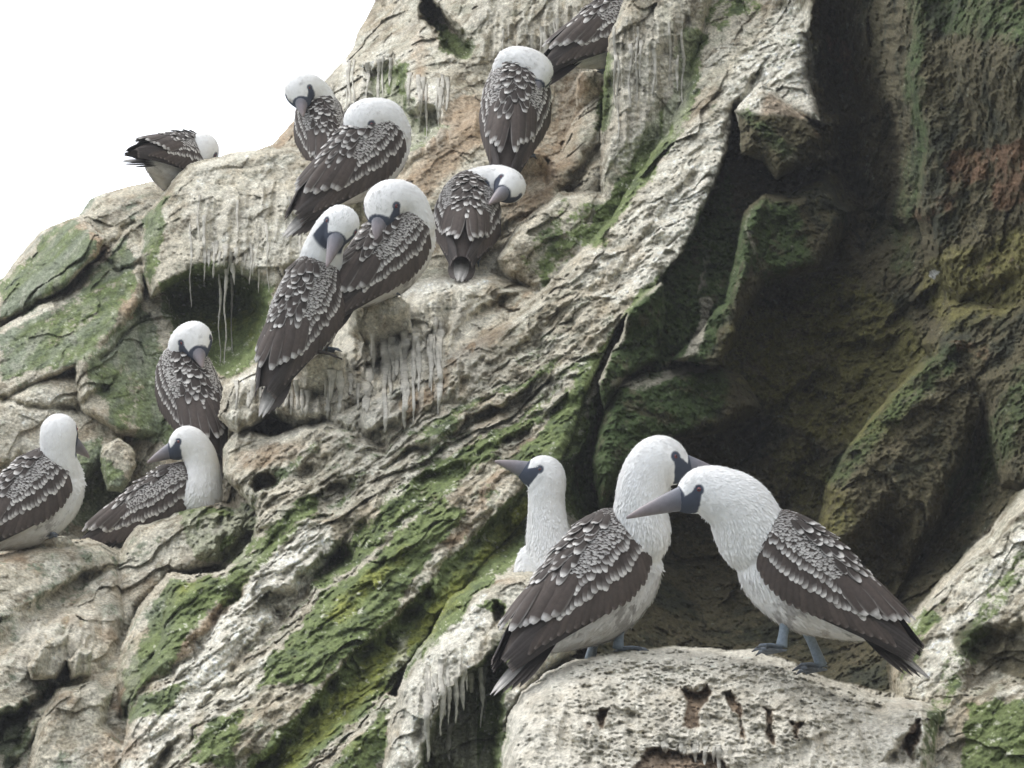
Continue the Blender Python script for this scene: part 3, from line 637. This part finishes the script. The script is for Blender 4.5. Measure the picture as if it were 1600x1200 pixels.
def get_wing(side, var):
    if (side, var) not in WINGS: WINGS[(side, var)] = wing_mesh(side, 100+var*7+(side > 0))
    return WINGS[(side, var)]
TAILS = [tail_mesh(1, .7), tail_mesh(2, .95)]

def usphere(nu=18, nv=12):
    v = []; f = []
    for j in range(nv+1):
        for i in range(nu):
            th = math.pi*j/nv; ph = 2*math.pi*i/nu
            v.append((math.sin(th)*math.cos(ph), math.sin(th)*math.sin(ph), math.cos(th)))
    for j in range(nv):
        for i in range(nu): f.append((j*nu+i, (j+1)*nu+i, (j+1)*nu+(i+1) % nu, j*nu+(i+1) % nu))
    return np.array(v), np.array(f)
US, USF = usphere()
def catmull(P_, n):
    P_ = np.asarray(P_, float); Q = np.vstack([2*P_[0]-P_[1], P_, 2*P_[-1]-P_[-2]]); out = []
    for i in range(1, len(Q)-2):
        for k in range(n):
            t = k/n; a, b, c, d = Q[i-1], Q[i], Q[i+1], Q[i+2]
            out.append(.5*((2*b)+(-a+c)*t+(2*a-5*b+4*c-d)*t*t+(-a+3*b-3*c+d)*t**3))
    out.append(P_[-1]); return np.array(out)
def tube(pts, rad, seg=10, flat=None):
    pts = np.asarray(pts, float); v = []; f = []
    for i, p in enumerate(pts):
        d = pts[min(i+1, len(pts)-1)]-pts[max(i-1, 0)]; d = d/np.linalg.norm(d)
        a = np.cross(d, [0.13, .95, .21]); a /= np.linalg.norm(a); b = np.cross(d, a)
        for k in range(seg):
            q = 2*math.pi*k/seg; v.append(p+rad[i]*(a*math.cos(q)+b*math.sin(q)))
    for i in range(len(pts)-1):
        for k in range(seg): f.append((i*seg+k, i*seg+(k+1) % seg, (i+1)*seg+(k+1) % seg, (i+1)*seg+k))
    f.append(tuple(range(seg))[::-1]); f.append(tuple(range((len(pts)-1)*seg, len(pts)*seg)))
    return v, f
def bird(label, D_, cen, fwd, dor, sc, neck, head, tip, crown, legs=(), var=0, tailv=0, vox=.0035, bill=True, wings=(-1, 1), group='boobies perched along the cliff'):
    """cen/neck/head/tip are (px, py, metres farther than D_, radius px); fwd/dor/crown are (right, up, towards viewer)"""
    pm = FPX/D_
    C_ = W(cen[0], cen[1], D_+(cen[2] if len(cen) > 2 else 0))
    X_ = V3(*fwd); Z_ = V3(*dor); Z_ = Z_-X_*Z_.dot(X_); Z_ /= np.linalg.norm(Z_); Y_ = np.cross(Z_, X_)
    Fm = np.stack([X_, Y_, Z_], 1)
    loc = lambda x, y, z: C_+Fm@(np.array([x, y, z])*sc)
    Hc = W(head[0], head[1], D_+head[2]); Hr = head[3]/pm
    Tp = W(tip[0], tip[1], D_+tip[2]); b = Tp-Hc; b /= np.linalg.norm(b)
    u_ = V3(*crown); u_ = u_-b*b.dot(u_); u_ /= np.linalg.norm(u_); l_ = np.cross(u_, b)
    feet = [W(q[0], q[1], D_+q[2]) for q in legs]
    low = min(feet, key=lambda q: q[2]) if feet else loc(0, 0, -.11)
    root = bpy.data.objects.new('booby', None); COL.objects.link(root); root.location = low.tolist(); root.empty_display_size = .1
    root['label'] = label; root['category'] = 'bird'; root['group'] = group
    # body, neck and head: one continuous skin
    st = [(-.200, .0, .020, 1.0), (-.16, -.004, .040, 1.1), (-.10, -.008, .064, 1.15), (-.03, -.014, .084, 1.2), (.04, -.012, .087, 1.22), (.085, -.004, .080, 1.2), (.115, .012, .066, 1.1)]
    pts = [np.append(loc(x, 0, z), [r*sc, kz]) for x, z, r, kz in st]
    for q in neck: pts.append(np.append(W(q[0], q[1], D_+q[2]), [q[3]/pm, 1.0]))
    pts.append(np.append(Hc, [Hr, 1.0]))
    pts.append(np.append(Hc+b*Hr*.62-u_*Hr*.10, [Hr*.72, 1.0])); pts.append(np.append(Hc+b*Hr*1.05-u_*Hr*.16, [Hr*.46, 1.0]))
    ch = catmull(pts, 14)
    vv = []; ff = []; n0 = 0
    for row in ch:
        p = row[:3]; r_ = max(row[3], .004); kz = row[4]
        s_ = US*r_; s_ = s_+np.outer(s_@Z_, Z_)*(kz-1)
        vv.append(s_+p); ff.append(USF+n0); n0 += len(US)
    tmp = mesh_obj('tmp', np.vstack(vv)-low, np.vstack(ff), None)
    m = tmp.modifiers.new('r', 'REMESH'); m.mode = 'VOXEL'; m.voxel_size = vox; m.adaptivity = 0
    m = tmp.modifiers.new('s', 'SMOOTH'); m.factor = .6; m.iterations = 6
    dg = bpy.context.evaluated_depsgraph_get(); dg.update()
    me = bpy.data.meshes.new_from_object(tmp.evaluated_get(dg)); bpy.data.objects.remove(tmp)
    nv = len(me.vertices); co_ = np.empty(nv*3, np.float32); me.vertices.foreach_get('co', co_); co_ = co_.reshape(-1, 3).astype(float)
    nn = np.empty(nv*3, np.float32); me.vertices.foreach_get('normal', nn); nn = nn.reshape(-1, 3)
    wpos = co_+low
    nzf = perlin(wpos[:, 0]*55, wpos[:, 1]*55, wpos[:, 2]*55); nzg = perlin(wpos[:, 0]*120, wpos[:, 1]*120, wpos[:, 2]*60)
    rel = (wpos-Hc); fh = rel@b/Hr; uh = rel@u_/Hr; lh = rel@l_/Hr
    al_h = np.abs(lh)
    face = sstep(.0, .06, fh-(.37+.32*np.abs(uh-.08)+.03*nzg))*sstep(.02, -.05, uh-(.44-.45*(fh-.40)+.02*nzg))*np.maximum(sstep(.20, .30, al_h), sstep(.80, .88, fh))
    face = np.maximum(face, sstep(.98, 1.04, fh+.02*nzg))
    for sy in (-1, 1): face = np.maximum(face, sstep(.27, .20, np.sqrt((fh-.42)**2+(uh-.28)**2+(lh*sy-.80)**2)+.01*nzg))
    face = face*sstep(1.75, 1.55, np.linalg.norm(rel, axis=1)/Hr)
    co_ = co_+nn*((.0004*nzf+.0007*nzg)*(1-face))[:, None]
    me.vertices.foreach_set('co', co_.astype(np.float32).ravel())
    tl = (wpos-C_)@Fm/sc; tx, ty, tz = tl[:, 0], tl[:, 1], tl[:, 2]
    c = np.zeros((nv, 3))+np.array([.86, .85, .83])
    k = sstep(.06, -.12, tx)*sstep(.02, -.06, tz)*(np.abs(tx) < .3); k = k*(.55+.5*nzf)
    c = c*(1-k[:, None])+np.array([.55, .50, .43])*k[:, None]
    fl = sstep(.35, .9, nzf+.7*sstep(.05, .01, np.abs(tx+.02))*(tz < -.03)*(tz > -.10))*(tx < .1)
    c = c*(1-.55*fl[:, None])+np.array([.22, .2, .19])*.55*fl[:, None]
    c = c*(1-face[:, None])+np.array([.060, .070, .095])*face[:, None]
    fr = np.random.RandomState(int(cen[0])); ntuft = int(30000 if vox < .0032 else 9000); ok = np.where(face < .2)[0]; sel = fr.choice(ok, min(ntuft, len(ok)), replace=False)
    path = ch[:, :3]; ptan = np.gradient(path, axis=0); ptan /= np.linalg.norm(ptan, axis=1)[:, None]
    npoly = len(me.polygons); lt = np.empty(npoly, np.int32); me.polygons.foreach_get('loop_total', lt); li = np.empty(lt.sum(), np.int32); me.loops.foreach_get('vertex_index', li)
    nearest = np.concatenate([((wpos[q][:, None]-path[None])**2).sum(-1).argmin(1) for q in np.array_split(sel, 12)])
    tn = -ptan[nearest]; nr = nn[sel]; tn = tn-nr*(tn*nr).sum(1)[:, None]; tn += fr.normal(size=tn.shape)*.12; tn /= np.linalg.norm(tn, axis=1)[:, None]+1e-6; bn = np.cross(nr, tn)
    hdist = np.linalg.norm(wpos[sel]-Hc, axis=1)/Hr; sz = np.clip(.55+.25*hdist, .55, 1.35)*fr.uniform(.8, 1.25, len(sel))*(sc if sc > .9 else .9)
    Lf = .0100*sz; Wf = .0014*sz; lift = (.0002+.0013*fr.uniform(size=len(sel))**3)*sz
    p0 = co_[sel]; cards = np.stack([p0-bn*(.6*Wf)[:, None]-nr*.0012, p0+bn*(.6*Wf)[:, None]-nr*.0012, p0+tn*(.6*Lf)[:, None]+bn*Wf[:, None]+nr*(lift*.6)[:, None], p0+tn*(.6*Lf)[:, None]-bn*Wf[:, None]+nr*(lift*.6)[:, None],
        p0+tn*Lf[:, None]+bn*(.35*Wf)[:, None]+nr*lift[:, None], p0+tn*Lf[:, None]-bn*(.35*Wf)[:, None]+nr*lift[:, None]], 1).reshape(-1, 3)
    cf = np.concatenate([[[0, 1, 2, 3], [3, 2, 4, 5]]+np.array(k*6) for k in range(len(sel))]).astype(np.int32)+nv
    ccol = np.repeat(c[sel]*(1.02+.03*fr.normal(size=(len(sel), 1))), 6, 0)
    me2 = bpy.data.meshes.new('body'); av = np.vstack([co_, cards]).astype(np.float32); me2.vertices.add(len(av)); me2.vertices.foreach_set('co', av.ravel())
    al_ = np.concatenate([li, cf.ravel()]).astype(np.int32); me2.loops.add(len(al_)); me2.loops.foreach_set('vertex_index', al_)
    at = np.concatenate([lt, np.full(len(cf), 4)]).astype(np.int32); me2.polygons.add(len(at)); me2.polygons.foreach_set('loop_start', np.concatenate([[0], np.cumsum(at)[:-1]]).astype(np.int32)); me2.polygons.foreach_set('loop_total', at)
    me2.update(calc_edges=True); bpy.data.meshes.remove(me); me = me2; c = np.clip(np.vstack([c, ccol]), 0, .88); nv = len(av)
    ca = me.color_attributes.new('Col', 'FLOAT_COLOR', 'POINT'); cc = np.ones((nv, 4), np.float32); cc[:, :3] = c; ca.data.foreach_set('color', cc.ravel())
    me.polygons.foreach_set('use_smooth', np.ones(len(me.polygons), bool)); me.materials.clear(); me.materials.append(plume_mat); me.name = 'body'
    bo = bpy.data.objects.new('body', me); COL.objects.link(bo); bo.parent = root
    mt = Matrix(((Fm[0, 0]*sc, Fm[0, 1]*sc, Fm[0, 2]*sc, C_[0]-low[0]), (Fm[1, 0]*sc, Fm[1, 1]*sc, Fm[1, 2]*sc, C_[1]-low[1]), (Fm[2, 0]*sc, Fm[2, 1]*sc, Fm[2, 2]*sc, C_[2]-low[2]), (0, 0, 0, 1)))
    for sd_ in wings:
        w_ = bpy.data.objects.new('wing', get_wing(sd_, var)); COL.objects.link(w_); w_.parent = root; w_.matrix_basis = mt
    t_ = bpy.data.objects.new('tail', TAILS[tailv]); COL.objects.link(t_); t_.parent = root; t_.matrix_basis = mt
    # beak: upper and lower mandible in one tapering shell with a gape groove
    if bill:
        base_p = Hc+b*Hr*.72-u_*Hr*.10; L = np.linalg.norm(Tp-base_p); ax = (Tp-base_p)/L; uu = u_-ax*ax.dot(u_); uu /= np.linalg.norm(uu); ll = np.cross(uu, ax)
        v = []; f = []; cl = []; ns = 16; N = 14
        for i in range(N+1):
            t = i/N; hh = Hr*(.58*(1-t)**.85+.05); ww = Hr*(.50*(1-t)**.8+.035); dz = -.10*Hr*t**3
            for k in range(ns):
                a = 2*math.pi*k/ns; y_ = math.cos(a); z_ = math.sin(a)
                gr = 1-.20*math.exp(-((z_+.22)/.12)**2)*(t < .97)
                v.append(base_p+ax*L*t+ll*ww*y_*gr+uu*(hh*z_*(1.0 if z_ > 0 else .85)+dz)-low)
                g_ = np.array([.095, .11, .14])*(1-t)+np.array([.27, .22, .215])*t
                if z_ > .5: g_ = g_*1.12  # highlight along the beak's ridge, painted into its colour
                if abs(z_+.22) < .12: g_ = g_*.5
                cl.append(g_)
        for i in range(N):
            for k in range(ns): f.append((i*ns+k, i*ns+(k+1) % ns, (i+1)*ns+(k+1) % ns, (i+1)*ns+k))
        f.append(tuple(range(N*ns, (N+1)*ns)))
        mesh_obj('beak', v, f, beak_mat, root, np.array(cl))
    # eyes
    for sy in (-1, 1):
        d = b*.42+u_*.30+l_*sy*.82; d /= np.linalg.norm(d)
        e_c = Hc+d*Hr*.94; ev, ef = usphere(16, 10); r_ = Hr*.10
        cosv = ev@(d); col = np.where(cosv[:, None] > .86, [[.01, .01, .01]], np.where(cosv[:, None] > .30, [[.17, .025, .028]], [[.05, .06, .08]]))
        mesh_obj('eye', ev*r_+e_c-low, ef, eye_mat, root, col)
    # legs and webbed feet
    for i, q in enumerate(feet):
        hip = loc(-.03, (.035 if i == 0 else -.035) * (1 if legs[i][3] > 0 else -1), -.085)
        kn = hip*.45+q*.55+np.array([0, 0, .01])
        v, f = tube(catmull([hip-low, kn-low, q-low+np.array([0, 0, .008])], 4), [.015, .0135, .012, .0115, .0105, .0105, .011, .012, .013], 10)
        lo_ = mesh_obj('leg', v, f, leg_mat, root, np.zeros((len(v), 3))+np.array([.20, .245, .29]))
        h = np.array([X_[0], X_[1], 0]); h /= np.linalg.norm(h)+1e-6; s_ = np.array([-h[1], h[0], 0])
        v = []; f = []; cl = []; ln = .062*sc
        for a_ in range(13):
            an = (a_/12-.5)*1.25; toe = 1-.16*abs(math.sin(a_/12*math.pi*3))
            for k_ in range(5):
                rr = ln*toe*k_/4; p = q+h*(rr*math.cos(an)-.012)+s_*rr*math.sin(an)
                thick = .006*(1-.6*k_/4)+.0035*(1-abs(math.sin(a_/12*math.pi*3)))
                v.append(p+np.array([0, 0, thick])-low); cl.append([.18, .21, .25])
        nb = len(v)
        for p in list(v): v.append(p-np.array([0, 0, .008])); cl.append([.13, .15, .18])
        for a_ in range(12):
            for k_ in range(4):
                i0 = a_*5+k_; f.append((i0, i0+1, i0+6, i0+5)); f.append((nb+i0, nb+i0+5, nb+i0+6, nb+i0+1))
            i0 = a_*5+4; f.append((i0, nb+i0, nb+i0+5, i0+5))
        for an in (-.55, 0, .55):
            d_ = h*math.cos(an)+s_*math.sin(an); tv, tf = tube([q-low+np.array([0, 0, .006]), q-low+d_*ln*.5+np.array([0, 0, .008]), q-low+d_*ln*.92+np.array([0, 0, .004]), q-low+d_*ln*1.12-np.array([0, 0, .003])], [.0055, .005, .0042, .001], 7)
            b0 = len(v); v += list(tv); f += [tuple(b0+i_ for i_ in g) for g in tf]; cl += [[.19, .225, .27]]*14+[[.14, .16, .19]]*7+[[.03, .03, .03]]*7
        mesh_obj('foot', v, f, leg_mat, lo_, np.array(cl))
    return root

#@@PLACE
bird('booby leaning left on the foreground boulder, beak crossing the other bird\'s neck', 9.05, (1252, 905), (-.76, .60, -.22), (.50, .80, .36), .92,
     [(1178, 838, .02, 58), (1155, 795, .0, 52), (1128, 775, -.01, 45)], (1100, 766, -.01, 37), (978, 806, -.05), (.1, 1, .1),
     legs=[(1221, 1016, -.02, 1), (1284, 1046, .06, 1)], var=0, vox=.0028)
bird('booby on the foreground boulder facing right, head behind the other bird\'s crown', 9.35, (936, 912), (.60, .60, -.52), (-.58, .62, .42), 1.03,
     [(1002, 832, .02, 46), (1000, 785, .0, 40), (1010, 745, .0, 41)], (1030, 720, .0, 40), (1144, 744, .03), (-.1, 1, .05),
     legs=[(966, 1018, .0, -1), (922, 1036, .06, -1)], tailv=1, var=1, vox=.0028)
bird('booby behind the foreground pair with its grey beak raised towards the left', 10.35, (858, 932, .04), (-.25, .80, .55), (.3, -.1, -.8), .85,
     [(864, 890, -.02, 44), (857, 840, -.02, 35), (854, 790, -.02, 29)], (853, 744, -.02, 30), (774, 718, -.02), (.25, 1, .05), var=2, vox=.003)
bird('booby sitting behind a pale boulder at left, beak pointing down left', 12.5, (262, 798, .02), (.80, .45, .30), (-.25, .9, .25), .96,
     [(313, 775, -.04, 35), (316, 735, -.03, 28), (310, 708, -.03, 26)], (293, 691, -.03, 26), (229, 721, -.03), (.3, 1, .05), var=3, vox=.004)
bird('booby standing at the left picture edge, face turned away to the right', 12.2, (52, 785), (.68, .58, -.42), (-.5, .7, .4), 1.0,
     [(95, 735, .02, 30), (91, 705, .0, 28)], (92, 675, .0, 29), (140, 712, .13), (-.1, 1, 0), legs=[(57, 838, -.02, -1), (30, 846, .05, -1)], var=4, vox=.004)
bird('booby below the dark green hollow, seen from behind, beak laid down its back', 12.8, (296, 615), (-.30, .74, -.60), (.15, .55, .80), .95,
     [(292, 566, .03, 30), (292, 540, .0, 29)], (304, 530, -.03, 28), (316, 572, -.11), (.0, .7, .7), var=0, vox=.004)
bird('booby with the longest hanging tail, beak resting on its wing, lowest of the group', 11.8, (482, 487), (.33, .80, -.48), (-.35, .42, .80), .97,
     [(502, 405, .02, 34), (510, 378, .0, 30), (523, 358, -.02, 30)], (533, 350, -.04, 29), (511, 416, -.14), (.35, .6, .7), legs=[(497, 548, -.02, -1), (478, 556, .04, -1)], tailv=1, var=1, vox=.004)
bird('booby right of the long-tailed one, beak pressed into its back', 11.95, (608, 400), (.58, .66, -.46), (-.42, .52, .74), .98,
     [(650, 350, .02, 30), (638, 320, .0, 30), (618, 312, -.02, 32)], (601, 320, -.04, 33), (585, 376, -.12), (-.3, .8, .6), legs=[(590, 462, -.02, -1), (560, 476, .05, -1)], tailv=1, var=2, vox=.004)
bird('booby seen from behind, bent to the right, with a white tail tip', 12.6, (730, 345), (.05, .52, -.85), (.05, .80, .55), .98,
     [(742, 296, .04, 32), (765, 285, .05, 27), (785, 284, .03, 25)], (797, 292, .0, 25), (765, 318, -.12), (.6, .6, .5), legs=[(750, 424, -.02, -1), (722, 424, .0, -1)], var=3, tailv=1, vox=.004)
bird('booby with face buried in its wing, directly right of the small one by the sky', 12.7, (570, 247), (.60, .64, -.46), (-.42, .52, .74), 1.02,
     [(612, 205, .02, 30), (602, 186, .0, 30), (582, 184, -.02, 31)], (566, 190, -.04, 30), (548, 240, -.10), (-.3, .8, .6), legs=[(563, 310, -.02, -1), (585, 306, .05, -1)], tailv=1, var=4, vox=.004)
bird('small booby with its white head against the sky, beak tucked to its shoulder', 14.0, (502, 205), (-.15, .68, -.62), (.1, .6, .78), .86,
     [(503, 168, .02, 26), (494, 148, .0, 24), (480, 138, -.03, 24)], (468, 142, -.05, 24), (473, 180, -.13), (-.4, .8, .4), var=0, vox=.0045)
bird('booby lying on the skyline rock with its thin tail raised', 14.4, (280, 256), (.50, .02, -.85), (.05, .95, .2), .88,
     [(308, 246, .02, 26)], (316, 233, .02, 26), (340, 262, .08), (.4, .8, .2), var=1, tailv=0, vox=.0045)
bird('booby seen squarely from behind, highest on the brown shelf, head curled in', 12.9, (806, 168), (.10, .72, -.66), (.0, .55, .82), 1.04,
     [(800, 118, .03, 32), (802, 100, .0, 27), (822, 100, -.02, 26)], (838, 112, -.02, 27), (836, 160, -.10), (.4, .7, .4), legs=[(813, 238, -.02, -1), (790, 244, .0, -1)], var=2, vox=.004)
bird('booby cut by the top edge and half hidden behind the rock pillar', 13.25, (975, 44), (.78, .52, -.30), (-.45, .8, .35), 1.0,
     [(1000, 5, .02, 30), (1005, -30, .0, 28)], (1008, -60, .0, 28), (1060, -50, .05), (0, 1, 0), legs=[(938, 112, -.02, -1)], var=3, vox=.0045)

tw = catmull([W(482, 553, 11.72), W(500, 550, 11.70), W(514, 553, 11.66), W(534, 561, 11.62)], 5); org = tw[0].copy()
v, f = tube(tw-org, np.linspace(.007, .0025, len(tw))*(1+.25*np.sin(np.arange(len(tw))*1.7)), 7)
v2, f2 = tube(np.array([tw[8]-org, tw[8]-org+V3(.3, 1, .2)*.02, tw[8]-org+V3(.6, 1, .2)*.035]), [.004, .003, .0015], 6)
twig_mat = principled('dark_twig', base=(.035, .028, .022), rough=.85, attr=False, noise=(200., .7, 1.3), bump=(200., .6, .003))
t_ = mesh_obj('twig', list(v)+list(v2), list(f)+[tuple(i+len(v) for i in q) for q in f2], twig_mat); t_.location = org.tolist()
t_['label'] = 'dark dry twig on the guano ledge by the foot of the long-tailed booby'; t_['category'] = 'twig'
